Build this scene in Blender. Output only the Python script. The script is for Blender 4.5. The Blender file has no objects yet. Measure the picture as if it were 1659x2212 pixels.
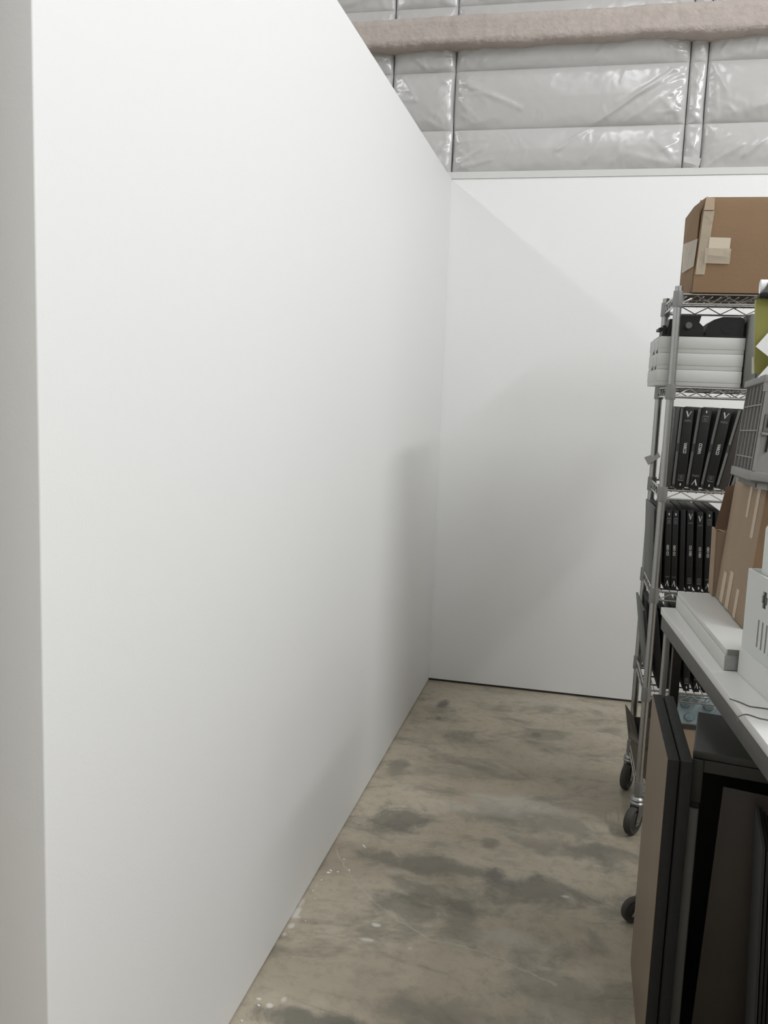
import bpy, bmesh, math, random
from mathutils import Vector, Matrix, Euler, noise
R = math.radians
random.seed(7)
scene = bpy.context.scene
COL = scene.collection

# ------------------------------------------------------------------ materials
MATS = {}
def mat(name, color, rough=0.6, metal=0.0, bump=0.0, bscale=40.0, vary=0.0, vscale=6.0, stretch=(1, 1, 1), spec=0.5, alpha=None, coat=0.0):
    if name in MATS: return MATS[name]
    m = bpy.data.materials.new(name); m.use_nodes = True
    nt = m.node_tree; N = nt.nodes; L = nt.links
    b = N['Principled BSDF']
    b.inputs['Base Color'].default_value = (*color, 1)
    b.inputs['Roughness'].default_value = rough
    b.inputs['Metallic'].default_value = metal
    b.inputs['Specular IOR Level'].default_value = spec
    if coat: b.inputs['Coat Weight'].default_value = coat
    if alpha is not None: b.inputs['Alpha'].default_value = alpha
    tc = N.new('ShaderNodeTexCoord'); mp = N.new('ShaderNodeMapping')
    mp.inputs['Scale'].default_value = stretch
    L.new(tc.outputs['Object'], mp.inputs['Vector'])
    if vary:
        n = N.new('ShaderNodeTexNoise'); n.inputs['Scale'].default_value = vscale; n.inputs['Detail'].default_value = 5
        L.new(mp.outputs['Vector'], n.inputs['Vector'])
        mx = N.new('ShaderNodeMix'); mx.data_type = 'RGBA'
        mx.inputs['A'].default_value = (*[c * (1 - vary) for c in color], 1)
        mx.inputs['B'].default_value = (*[min(1, c * (1 + vary)) for c in color], 1)
        L.new(n.outputs['Fac'], mx.inputs['Factor']); L.new(mx.outputs['Result'], b.inputs['Base Color'])
    if bump:
        n2 = N.new('ShaderNodeTexNoise'); n2.inputs['Scale'].default_value = bscale; n2.inputs['Detail'].default_value = 4
        L.new(mp.outputs['Vector'], n2.inputs['Vector'])
        bp = N.new('ShaderNodeBump'); bp.inputs['Strength'].default_value = bump; bp.inputs['Distance'].default_value = 0.004
        L.new(n2.outputs['Fac'], bp.inputs['Height']); L.new(bp.outputs['Normal'], b.inputs['Normal'])
    MATS[name] = m
    return m

def concrete():
    m = bpy.data.materials.new('stained_concrete'); m.use_nodes = True
    nt = m.node_tree; N = nt.nodes; L = nt.links; b = N['Principled BSDF']
    geo = N.new('ShaderNodeNewGeometry')
    def noise_(scale, detail=6, rough=.6, sc=(1, 1, 1), dist=0.0):
        mp = N.new('ShaderNodeMapping'); mp.inputs['Scale'].default_value = sc
        L.new(geo.outputs['Position'], mp.inputs['Vector'])
        n = N.new('ShaderNodeTexNoise'); n.inputs['Scale'].default_value = scale
        n.inputs['Detail'].default_value = detail; n.inputs['Roughness'].default_value = rough; n.inputs['Distortion'].default_value = dist
        L.new(mp.outputs['Vector'], n.inputs['Vector']); return n.outputs['Fac']
    def rng(src, a, c, x=0.0, y=1.0):
        r = N.new('ShaderNodeMapRange'); r.interpolation_type = 'SMOOTHSTEP'
        r.inputs['From Min'].default_value = a; r.inputs['From Max'].default_value = c
        r.inputs['To Min'].default_value = x; r.inputs['To Max'].default_value = y
        L.new(src, r.inputs['Value']); return r.outputs['Result']
    def mix(fac, A, B):
        mx = N.new('ShaderNodeMix'); mx.data_type = 'RGBA'
        L.new(fac, mx.inputs['Factor'])
        for k, v in (('A', A), ('B', B)):
            if isinstance(v, tuple): mx.inputs[k].default_value = (*v, 1)
            else: L.new(v, mx.inputs[k])
        return mx.outputs['Result']
    def math_(op, a, c=None):
        q = N.new('ShaderNodeMath'); q.operation = op
        for i, v in enumerate((a, c)):
            if v is None: continue
            if isinstance(v, (int, float)): q.inputs[i].default_value = v
            else: L.new(v, q.inputs[i])
        return q.outputs[0]
    c = mix(rng(noise_(1.1, 5, .55, (1, 1.6, 1), .4), .38, .64), (.345, .298, .225), (.445, .392, .305))
    c = mix(rng(noise_(3.2, 7, .65, (1, 1.7, 1), .6), .48, .66, 0, .65), c, (.160, .152, .118))
    c = mix(rng(noise_(5.0, 6, .6, (1, 2.4, 1), .8), .60, .76, 0, .55), c, (.38, .365, .315))
    c = mix(rng(noise_(26, 6, .7), .44, .70, 0, .30), c, (.15, .135, .105))
    sep = N.new('ShaderNodeSeparateXYZ'); L.new(geo.outputs['Position'], sep.inputs[0])
    wob = noise_(9, 5, .65, (1, 1, 1), .5)
    def spot(x, y, rx, ry, col, strength, w=1.0):
        nonlocal c
        dx = math_('DIVIDE', math_('SUBTRACT', sep.outputs['X'], x), rx)
        dy = math_('DIVIDE', math_('SUBTRACT', sep.outputs['Y'], y), ry)
        d = math_('SQRT', math_('ADD', math_('MULTIPLY', dx, dx), math_('MULTIPLY', dy, dy)))
        d = math_('ADD', d, math_('MULTIPLY', math_('SUBTRACT', wob, .5), 2.6 * w))
        f = rng(d, .35, 1.1, strength, 0.0)
        c = mix(f, c, col)
    dk = (.095, .095, .078)
    # spilled and worn marks of the slab, each with its own outline
    for x, y, rx, ry, s in [(-.60, 4.08, .035, .075, .75), (-.59, 3.90, .018, .035, .6), (-.14, 3.84, .03, .04, .6), (-.233, 2.806, .035, .05, .55),
                            (-.10, 3.02, .30, .13, .50), (-.56, 2.90, .13, .12, .65), (-.40, 2.62, .30, .07, .62), (-.06, 2.56, .20, .11, .60),
                            (-.42, 2.38, .13, .09, .5), (-.26, 2.36, .08, .12, .5), (-.52, 1.84, .17, .05, .75), (.12, 2.86, .14, .10, .5),
                            (-.66, 3.30, .06, .14, .45), (.06, 2.10, .2, .12, .35), (-.45, 3.35, .25, .10, .25), (-.28, 1.95, .22, .08, .35)]:
        spot(x, y, rx, ry, dk, s)
    for x, y, rx, ry, s in [(-.14, 3.14, .20, .08, .35), (-.30, 3.05, .25, .05, .22), (-.10, 2.30, .16, .05, .3), (.02, 2.0, .10, .10, .2), (-.40, 4.30, .3, .05, .25), (.0, 4.28, .25, .05, .35)]:
        spot(x, y, rx, ry, (.46, .45, .40), s)
    for x, y, rx, ry, s in [(-.730, 2.25, .016, .035, .75), (-.722, 2.19, .012, .018, .6), (-.731, 2.31, .010, .02, .5), (-.728, 2.15, .009, .012, .5), (-.715, 2.235, .010, .010, .45), (-.493, 2.262, .017, .010, .75), (-.501, 2.189, .022, .010, .55),
                            (.026, 2.564, .018, .010, .6), (-.38, 2.185, .012, .012, .35), (-.666, 1.87, .010, .010, .7), (-.64, 1.90, .01, .014, .5), (-.70, 1.885, .008, .006, .7)]:
        spot(x, y, rx, ry, (.70, .68, .63), s, .8)
    # hairline crack
    fc = N.new('ShaderNodeFloatCurve')
    pts = [(-.74, 2.66), (-.688, 2.575), (-.603, 2.459), (-.488, 2.341), (-.423, 2.294), (-.341, 2.247), (-.228, 2.231), (-.164, 2.22), (-.074, 2.181), (.02, 2.13)]
    X0, X1, Y0, Y1 = -.76, .04, 2.0, 2.8
    cu = fc.mapping.curves[0]
    P = [((x - X0) / (X1 - X0), (y - Y0) / (Y1 - Y0)) for x, y in pts]
    cu.points[0].location = (0, .85); cu.points[1].location = (1, P[-1][1])
    for p in P[:-1]: cu.points.new(*p)
    fc.mapping.update()
    xn = math_('DIVIDE', math_('SUBTRACT', sep.outputs['X'], X0), X1 - X0)
    L.new(xn, fc.inputs['Value'])
    yn = math_('DIVIDE', math_('SUBTRACT', sep.outputs['Y'], Y0), Y1 - Y0)
    wv = math_('MULTIPLY', math_('SUBTRACT', noise_(28, 4), .5), .05)
    d = math_('ABSOLUTE', math_('ADD', math_('SUBTRACT', yn, fc.outputs[0]), wv))
    f = rng(d, .002, .008, .34, 0.0)
    inside = math_('MULTIPLY', math_('GREATER_THAN', xn, 0.05), math_('LESS_THAN', xn, .97))
    f = math_('MULTIPLY', math_('MULTIPLY', f, inside), rng(noise_(5, 3), .35, .6, .25, 1))
    c = mix(f, c, (.56, .53, .46))
    L.new(c, b.inputs['Base Color'])
    L.new(rng(noise_(4, 5), .3, .7, .38, .60), b.inputs['Roughness'])
    bp = N.new('ShaderNodeBump'); bp.inputs['Strength'].default_value = .12; bp.inputs['Distance'].default_value = .003
    L.new(noise_(60, 6), bp.inputs['Height']); L.new(bp.outputs['Normal'], b.inputs['Normal'])
    return m

PAINT = mat('white_wall_paint', (.80, .80, .79), .55, bump=.05, bscale=160)
CONC = concrete()
VINYL = mat('vinyl_insulation_facing', (.53, .52, .51), .24, bump=.30, bscale=11, spec=.7)
SEAMM = mat('dark_joint', (.05, .05, .048), .8)
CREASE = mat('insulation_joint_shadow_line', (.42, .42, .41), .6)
SPRAY = mat('spray_fireproofing', (.49, .43, .395), .95, bump=1.6, bscale=48, vary=.16, vscale=30)
CHROME = mat('chrome_wire', (.56, .56, .55), .20, 1.0)
POSTM = mat('chrome_post', (.40, .40, .39), .36, 1.0, vary=.08)
COLLAR = mat('grey_plastic_collar', (.26, .262, .255), .42, .5)
RUBBER = mat('dark_rubber', (.045, .043, .038), .7, bump=.1)
ZINC = mat('zinc_steel', (.34, .34, .33), .38, .9, bump=.1)
KRAFT = mat('kraft_cardboard', (.215, .133, .072), .85, bump=.12, bscale=90, vary=.07, vscale=12)
KRAFT2 = mat('pale_kraft_cardboard', (.33, .245, .168), .85, bump=.12, bscale=90, vary=.05, vscale=12)
KRAFTD = mat('dark_kraft_inside', (.17, .105, .068), .9, vary=.08)
KRAFTG = mat('dark_cardboard', (.10, .085, .065), .9, vary=.2)  # cardboard in a darker, uneven brown
TAPE = mat('clear_packing_tape', (.62, .54, .42), .10, alpha=.38, bump=1.0, bscale=45)
LABELM = mat('kraft_label_paper', (.56, .49, .38), .6, vary=.04)
TAPEB = mat('buff_paper_tape', (.53, .42, .31), .55, vary=.05)
WHITEBOX = mat('white_box_card', (.52, .52, .50), .5, vary=.03)
WHITEPL = mat('white_plastic', (.66, .68, .66), .38, spec=.5)
WHITEPAPER = mat('white_paper', (.80, .80, .80), .7)
BLACKPL = mat('black_plastic', (.010, .0105, .010), .5, spec=.3, bump=.2, bscale=220)
BLACKMT = mat('black_case_face', (.012, .012, .0115), .50, spec=.3, vary=.15, vscale=20)
GREYSHELL = mat('grey_green_shell', (.075, .080, .072), .45, bump=.06, bscale=120, vary=.08)
GREYEDGE = mat('grey_edge_strip', (.17, .17, .163), .45, .1)
PRINT = mat('pale_spine_print', (.50, .50, .48), .5)
PRINTDIM = mat('dim_spine_print', (.13, .13, .125), .5)
LAMINATE = mat('white_laminate', (.72, .72, .70), .35, vary=.03, vscale=3)
GREYSTEEL = mat('painted_grey_steel', (.105, .104, .098), .5, .3, bump=.1, vary=.12, vscale=14)
PALELEG = mat('dull_steel_leg', (.27, .265, .24), .45, .5, vary=.12)
BROWNBOARD = mat('brown_hardboard', (.19, .142, .10), .42, vary=.12, vscale=4, stretch=(1, 3, .4), spec=.5)
CHARCOAL = mat('charcoal_board_edge', (.018, .018, .0172), .8, bump=.3, bscale=70, vary=.25, vscale=25)
CASEGREY = mat('dark_grey_case', (.034, .035, .032), .5, vary=.12, vscale=10)
CASELIGHT = mat('worn_grey_post', (.15, .148, .138), .5, .2, vary=.2, vscale=12)
DARKGLOSS = mat('dark_brown_glossy_panel', (.052, .041, .034), .36, vary=.25, vscale=5)
CRATEG = mat('grey_crate_plastic', (.25, .245, .232), .5, spec=.4)
CRATED = mat('grey_crate_panel', (.13, .127, .115), .55)
OLIVE = mat('olive_board', (.285, .275, .070), .6, vary=.04)
CREAM = mat('cream_edge', (.55, .54, .40), .7)
BLUEGREY = mat('blue_grey_moulded_plastic', (.27, .33, .35), .4)
BLUEGREYD = mat('blue_grey_knob', (.16, .21, .22), .35)
PLY = mat('pale_wood', (.34, .265, .17), .6, vary=.15, vscale=10, stretch=(4, 4, .6))
WIRE = mat('thin_dark_wire', (.09, .085, .08), .5)
CEIL = mat('ceiling_facing', (.7, .7, .68), .6)
MAROON = mat('dark_maroon_edge', (.07, .03, .025), .6)
METALSHEET = mat('grey_painted_metal_case', (.17, .172, .16), .42, .3, vary=.06)

# ------------------------------------------------------------------ helpers
class MB:
    def __init__(s): s.bm = bmesh.new(); s.mats = []
    def mi(s, m):
        if m not in s.mats: s.mats.append(m)
        return s.mats.index(m)
    def _fin(s, verts, M, m, smooth=False):
        if M is not None: bmesh.ops.transform(s.bm, matrix=M, verts=verts)
        i = s.mi(m)
        for f in {f for v in verts for f in v.link_faces}:
            f.material_index = i; f.smooth = smooth
    def box(s, lo, hi, m, M=None, bev=0.0):
        c = [(a + b) / 2 for a, b in zip(lo, hi)]; d = [abs(b - a) for a, b in zip(lo, hi)]
        r = bmesh.ops.create_cube(s.bm, size=1.0, matrix=Matrix.Translation(c) @ Matrix.Diagonal((*d, 1)))
        vs = r['verts']
        if bev:
            es = list({e for v in vs for e in v.link_edges})
            rr = bmesh.ops.bevel(s.bm, geom=es, offset=bev, segments=2, affect='EDGES', profile=.5)
            vs = list({v for f in rr['faces'] for v in f.verts} | {v for v in vs if v.is_valid})
        s._fin(vs, M, m)
        return s
    def cyl(s, p0, p1, r, m, seg=12, r2=None, smooth=True, caps=True):
        p0 = Vector(p0); p1 = Vector(p1); d = p1 - p0
        if d.length < 1e-7: return s
        q = d.to_track_quat('Z', 'Y').to_matrix().to_4x4()
        r_ = bmesh.ops.create_cone(s.bm, cap_ends=caps, segments=seg, radius1=r, radius2=r if r2 is None else r2, depth=d.length)
        s._fin(r_['verts'], Matrix.Translation((p0 + p1) / 2) @ q, m, False)
        if smooth:
            for f in {f for v in r_['verts'] for f in v.link_faces}:
                if len(f.verts) == 4: f.smooth = True
        return s
    def tube(s, pts, r, m, seg=8):
        pts = [Vector(p) for p in pts]; rings = []
        n = len(pts); up = Vector((0, 0, 1))
        for i, p in enumerate(pts):
            t = (pts[min(i + 1, n - 1)] - pts[max(i - 1, 0)]).normalized()
            a = t.cross(up)
            if a.length < 1e-3: a = t.cross(Vector((0, 1, 0)))
            a.normalize(); b = t.cross(a)
            rings.append([s.bm.verts.new(p + r * (math.cos(k * 2 * math.pi / seg) * a + math.sin(k * 2 * math.pi / seg) * b)) for k in range(seg)])
        mi = s.mi(m)
        for i in range(n - 1):
            for k in range(seg):
                f = s.bm.faces.new((rings[i][k], rings[i][(k + 1) % seg], rings[i + 1][(k + 1) % seg], rings[i + 1][k])); f.smooth = True; f.material_index = mi
        for rg in (rings[0], rings[-1]):
            f = s.bm.faces.new(rg); f.material_index = mi
        return s
    def lathe(s, prof, m, M=None, seg=20, sharp=True):
        rings = []
        for r, z in prof:
            rings.append([s.bm.verts.new((r * math.cos(k * 2 * math.pi / seg), r * math.sin(k * 2 * math.pi / seg), z)) for k in range(seg)])
        mi = s.mi(m); vs = [v for g in rings for v in g]
        for i in range(len(rings) - 1):
            for k in range(seg):
                f = s.bm.faces.new((rings[i][k], rings[i][(k + 1) % seg], rings[i + 1][(k + 1) % seg], rings[i + 1][k])); f.smooth = True; f.material_index = mi
        for g in (rings[0], rings[-1]):
            if (g[0].co.xy.length) > 1e-5:
                f = s.bm.faces.new(g); f.material_index = mi
        if M is not None: bmesh.ops.transform(s.bm, matrix=M, verts=vs)
        return s
    def prism(s, poly, depth, m, M=None):
        """poly in XZ plane, extruded along +Y by depth"""
        a = [s.bm.verts.new((x, 0, z)) for x, z in poly]; b = [s.bm.verts.new((x, depth, z)) for x, z in poly]
        mi = s.mi(m); n = len(poly); fs = [s.bm.faces.new(a), s.bm.faces.new(b[::-1])]
        for i in range(n): fs.append(s.bm.faces.new((a[i], b[i], b[(i + 1) % n], a[(i + 1) % n])))
        for f in fs: f.material_index = mi
        if M is not None: bmesh.ops.transform(s.bm, matrix=M, verts=a + b)
        return s
    def sheet(s, quad, m, th=.003):
        """quad: four corners (may be any 3-D quad), given a thickness"""
        q = [Vector(p) for p in quad]
        n = (q[1] - q[0]).cross(q[3] - q[0]).normalized() * th
        a = [s.bm.verts.new(p) for p in q]; b = [s.bm.verts.new(p + n) for p in q]
        mi = s.mi(m); fs = [s.bm.faces.new(a), s.bm.faces.new(b[::-1])]
        for i in range(4): fs.append(s.bm.faces.new((a[i], b[i], b[(i + 1) % 4], a[(i + 1) % 4])))
        for f in fs: f.material_index = mi
        return s
    def build(s, name, parent=None, label=None):
        bmesh.ops.recalc_face_normals(s.bm, faces=s.bm.faces[:])
        me = bpy.data.meshes.new(name); s.bm.to_mesh(me); s.bm.free()
        for m in s.mats: me.materials.append(m)
        me.set_sharp_from_angle(angle=R(50))
        o = bpy.data.objects.new(name, me); COL.objects.link(o)
        if parent: o.parent = parent
        if label: o['label'] = label
        return o

def thing(name, label, cat, loc=(0, 0, 0), rot=(0, 0, 0), group=None):
    o = bpy.data.objects.new(name, None); COL.objects.link(o)
    o.location = loc; o.rotation_euler = rot; o.empty_display_size = .05
    o['label'] = label; o['category'] = cat
    if group: o['group'] = group
    return o
def tag(o, label, cat, group=None):
    o['label'] = label; o['category'] = cat
    if group: o['group'] = group
    return o
def struct(o): o['kind'] = 'structure'; return o
def copy_tree(o, parent=None):
    c = o.copy(); COL.objects.link(c)
    if parent: c.parent = parent
    for ch in list(o.children): copy_tree(ch, c)
    return c

# ------------------------------------------------------------------ shell
WX, WY, WH = -.733, 4.421, 2.530     # face of left partition, face of back drywall, drywall height
struct(MB().box((-5, -3.5, -.08), (4, 4.7, 0), CONC).build('floor'))
# partition on the left, free-standing, open above
struct(MB().box((WX - .125, 1.073, .006), (WX, WY - .001, WH), PAINT, bev=.003).build('wall_left'))
struct(MB().box((WX - .118, 1.08, 0), (WX - .006, WY, .02), SEAMM).build('gap_shade_left'))  # dark strip painting the shade in the gap under the partition
# back drywall with the open joint at the floor
struct(MB().box((-5, WY, .013), (4, WY + .06, WH), PAINT, bev=.001).build('wall_back'))
struct(MB().box((-5, WY + .012, 0), (4, WY + .055, .02), SEAMM).build('gap_shade_back'))  # dark strip, colour stands for the shade inside the open joint
struct(MB().box((-5.1, -3.5, 0), (-5, 4.7, 4.6), PAINT).build('wall_far_left'))
struct(MB().box((4, -3.5, 0), (4.1, 4.7, 4.6), mat('grey_far_wall', (.28, .28, .27), .8)).build('wall_right'))
struct(MB().box((-5.1, -3.6, 0), (4.1, -3.5, 4.6), PAINT).build('wall_front'))
struct(MB().box((-5.1, -3.6, 4.6), (4.1, 4.8, 4.7), CEIL).build('ceiling'))
# flange strip between drywall and insulation
mb = MB().box((-5, WY - .004, WH), (4, WY + .07, WH + .031), mat('flange_strip', (.66, .66, .64), .45))
struct(mb.build('trim_1'))

# vinyl-faced insulation, pillowed between its straps
VX = [-5, -3.9, -2.75, -1.95, -1.052, -.743, .336, .414, 1.52, 2.6, 4]
VZ = [2.56, 2.764, 3.034, 3.33, 3.62, 3.95, 4.28, 4.6]
def axis(seams, lo, hi, flo, fhi, fine, coarse):
    out = set()
    x = lo
    while x < hi:
        out.add(round(x, 4)); x += fine if flo - .01 <= x < fhi else coarse
    out.add(hi)
    for s_ in seams:
        for d in (-.012, -.004, -.0016, 0, .0016, .004, .012):
            if lo <= s_ + d <= hi: out.add(round(s_ + d, 4))
    return sorted(out)
xs = axis(VX, -5, 4, -1.45, .95, .0075, .06); zs = axis(VZ, 2.56, 4.6, 2.56, 3.5, .0075, .06)
FOLDS = [((.30, 3.02), (-.24, 2.655), .010, .020), ((.31, 2.98), (.02, 2.86), .012, .010), ((.30, 2.92), (.10, 2.80), .012, .009),
         ((-.70, 2.97), (-.42, 2.85), .012, .014), ((-.72, 2.90), (-.62, 2.80), .014, .010), ((-.72, 2.60), (-.58, 2.68), .010, .016), ((-.73, 2.58), (-.55, 2.62), .010, .014),
         ((-.95, 3.10), (-.85, 3.02), .008, .012), ((-1.0, 3.02), (-.93, 2.90), .010, .012), ((-1.03, 2.92), (-.98, 2.86), .01, .01),
         ((.30, 2.60), (.20, 2.70), .016, .012), ((.29, 2.58), (.05, 2.64), .016, .010), ((.30, 2.80), (.22, 2.87), .014, .012),
         ((.44, 3.0), (.50, 2.90), .010, .012), ((.44, 2.97), (.47, 2.82), .010, .010), ((.62, 2.82), (.80, 2.86), .02, .014), ((.60, 2.62), (.70, 2.70), .014, .014), ((.48, 2.60), (.58, 2.66), .012, .01),
         ((-.1, 2.60), (-.04, 2.70), .016, .008), ((.02, 2.60), (.05, 2.68), .014, .008), ((-.68, 2.99), (-.60, 3.08), .01, .01), ((-.1, 3.05), (-.05, 3.11), .01, .008),
         ((.37, 2.6), (.385, 2.70), .010, .010), ((.37, 2.80), (.375, 2.95), .012, .008), ((.05, 3.38), (.28, 3.42), .012, .012), ((.1, 3.36), (.0, 3.44), .01, .01), ((-1.3, 3.36), (-1.14, 3.40), .01, .01)]
rnd = random.Random(11)
for _ in range(150):
    vx = rnd.choice([-1.052, -.743, -.743, .336, .336, .414, .414, 1.52]); vz = rnd.uniform(2.58, 3.45)
    sx = rnd.choice([-1, 1]); a0 = rnd.uniform(-1.1, 1.1); ln = rnd.uniform(.03, .15)
    x0 = vx + sx * rnd.uniform(.012, .05); FOLDS.append(((x0, vz), (x0 + sx * ln * math.cos(a0), vz + ln * math.sin(a0)), rnd.uniform(.005, .009), rnd.uniform(.003, .009)))
for _ in range(90):
    vx = rnd.uniform(-1.3, .9); vz = rnd.choice([2.56, 2.764, 2.764, 3.034, 3.33]); sz = rnd.choice([1, 1, -1]) if vz > 2.6 else 1
    a0 = rnd.uniform(.3, 2.8); ln = rnd.uniform(.03, .10)
    z0_ = vz + sz * rnd.uniform(.008, .03); FOLDS.append(((vx, z0_), (vx + ln * math.cos(a0), z0_ + sz * ln * math.sin(a0)), rnd.uniform(.005, .010), rnd.uniform(.002, .006)))
def segd(x, z, a, b):
    ax, az = a; bx, bz = b; dx, dz = bx - ax, bz - az
    t = max(0, min(1, ((x - ax) * dx + (z - az) * dz) / (dx * dx + dz * dz)))
    return math.hypot(x - ax - t * dx, z - az - t * dz), t
def pillow(x, z):
    wx = x + .006 * noise.noise((0, z * 5, 3.1)) * (1 if abs(x + .743) < .2 or abs(x - .414) < .05 else 0)
    dx = min(abs(wx - v) for v in VX); dz = min(abs(z - v) for v in VZ)
    wide = 1 if not (.33 < x < .42) else .5
    h = .036 * wide * (1 - math.exp(-dx / .055)) * (1 - math.exp(-dz / .055))
    h += .016 * (1 - math.exp(-dx / .006)) * (1 - .0 * dz)
    h += .0015 * (1 - math.exp(-dz / .003))
    k = (1 - math.exp(-dx / .02)) * (1 - math.exp(-dz / .015))
    h += .010 * k * noise.noise((x * 3.1, z * 5.0, .3))
    # small wrinkles, strongest near the straps
    e = math.exp(-dx / .07) + .7 * math.exp(-dz / .06)
    n1 = 1 - abs(noise.noise((x * 14 + z * 9, z * 12 - x * 5, 1.7))) * 2
    n2 = 1 - abs(noise.noise((x * 26 - z * 14, z * 20 + x * 9, 8.2))) * 2
    h += k * e * (.0055 * n1 + .0028 * n2)
    if -1.5 < x < 1.0 and z < 3.5:
        for a, b, w, amp in FOLDS:
            if not (min(a[0], b[0]) - .04 < x < max(a[0], b[0]) + .04 and min(a[1], b[1]) - .04 < z < max(a[1], b[1]) + .04): continue
            d, t = segd(x + .006 * noise.noise((x * 9, z * 9, 5)), z, a, b)
            if d < w * 3: h += k * amp * .55 * math.exp(-(d / w) ** 2) * (1 - .4 * t)
    return h
bm = bmesh.new()
grid = [[bm.verts.new((x, WY + .052 - pillow(x, z), z)) for x in xs] for z in zs]
def near(v, L_, w): return min(abs(v - q) for q in L_) < w
for j in range(len(zs) - 1):
    for i in range(len(xs) - 1):
        f = bm.faces.new((grid[j][i], grid[j][i + 1], grid[j + 1][i + 1], grid[j + 1][i])); f.smooth = True
        xm = (xs[i] + xs[i + 1]) / 2; zm = (zs[j] + zs[j + 1]) / 2
        if near(xm, VX, .0017): f.material_index = 1
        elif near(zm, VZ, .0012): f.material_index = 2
me = bpy.data.meshes.new('wall_upper_back'); bm.to_mesh(me); bm.free()
for m in (VINYL, SEAMM, CREASE): me.materials.append(m)
o = bpy.data.objects.new('wall_upper_back', me); COL.objects.link(o); struct(o)
# loose lap at the foot of the narrow strap
o = MB().sheet([(.338, WY - .012, 2.585), (.408, WY - .012, 2.566), (.412, WY - .010, 2.60), (.338, WY - .008, 2.61)], VINYL, .002).build('trim_2'); struct(o)
struct(MB().box((-5, 4.62, 2.5), (4, 4.68, 4.6), CEIL).build('wall_behind_insulation'))

# fire-proofed girt
bm = bmesh.new()
nx = 520; prof = [(0, 0), (.0, .03), (.0, .06), (.0, .09), (.0, .12), (.035, .13), (.09, .13), (.14, .13), (.14, .06), (.14, 0), (.09, -.006), (.035, -.004)]
rings = []
for i in range(nx + 1):
    x = -2.3 + 4.6 * i / nx
    lowv = .014 * noise.noise((x * 3.2, 1, 0)) + .006 * noise.noise((x * 13, 2, 0)) + .003 * noise.noise((x * 40, 2, 0))
    hiv = .006 * noise.noise((x * 2.2, 5, 0)) + .003 * noise.noise((x * 20, 6, 0))
    rg = []
    for k, (dy, dz) in enumerate(prof):
        p = Vector((x, 4.355 + dy, 3.128 + dz))
        p.z += lowv if dz < .03 else (hiv if dz > .1 else 0)
        n = noise.noise((x * 16, k * .9, 4)) * .007 + noise.noise((x * 45, k * 1.7, 4)) * .0035
        if dy < .04: p.y += n
        else: p.z += n
        rg.append(bm.verts.new(p))
    rings.append(rg)
K = len(prof)
for i in range(nx):
    for k in range(K):
        f = bm.faces.new((rings[i][k], rings[i][(k + 1) % K], rings[i + 1][(k + 1) % K], rings[i + 1][k])); f.smooth = True
bm.faces.new(rings[0]); bm.faces.new(rings[-1])
bmesh.ops.recalc_face_normals(bm, faces=bm.faces[:])
me = bpy.data.meshes.new('wall_beam'); bm.to_mesh(me); bm.free(); me.materials.append(SPRAY)
o = bpy.data.objects.new('coated_beam', me); COL.objects.link(o)
tag(o, 'pinkish beige rough-coated beam running across the silvery insulation above the back wall', 'beam')

# flakes of drywall by the foot of the partition
for k, (x, y, s_) in enumerate([(-.701, 2.482, .006), (-.698, 2.496, .005), (-.673, 2.496, .0035), (-.675, 2.573, .003), (-.642, 2.514, .004), (-.709, 2.435, .003),
                                (-.636, 2.673, .005), (-.628, 2.665, .003), (-.715, 2.372, .003), (-.715, 2.40, .002), (-.70, 2.335, .002), (-.690, 2.222, .002), (-.71, 1.80, .003), (-.69, 1.86, .004)]):
    a = k * 1.3
    poly = [(math.cos(a + t) * s_ * q, math.sin(a + t) * s_ * .7 * q) for t, q in ((0, 1.3), (1.4, .7), (2.6, 1), (4.1, .8), (5.2, 1.1))]
    o = MB().prism(poly, .0025, WHITEPAPER, Matrix.Translation((x, y, .0002)) @ Matrix.Rotation(R(90), 4, 'X')).build('drywall_chip')
    o.location.z = 0
    tag(o, 'tiny white drywall chip on the concrete floor near the left wall', 'chip', 'drywall chips on the floor')

# ------------------------------------------------------------------ wire rack
RX, RY, RZR = .251, 3.05, R(1.5)
RL, RD = 1.17, .37
RM = Matrix.Translation((RX, RY, 0)) @ Matrix.Rotation(RZR, 4, 'Z')
def rw(x, y, z): return tuple(RM @ Vector((x, y, z)))
rack = thing('wire_shelving_rack', 'tall chrome wire shelving rack on casters beside the back wall', 'shelving rack', (RX, RY, 0), (0, 0, RZR))
SH = [1.842, 1.545, 1.208, .864, .518, .178]
prof = []
z = .115
while z < 1.850:
    prof += [(.0127, z), (.0127, z + .0240), (.0121, z + .0241), (.0121, z + .0253)]; z += .0254
prof += [(.0127, 1.860), (.011, 1.866), (.006, 1.868), (0.00001, 1.866)]
pm = MB().lathe([(0.00001, .115)] + prof, POSTM, seg=16).build('post', rack)
for x, y in ((RL, 0), (0, RD), (RL, RD)):
    c = pm.copy(); COL.objects.link(c); c.parent = rack; c.location = (x, y, 0)
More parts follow.
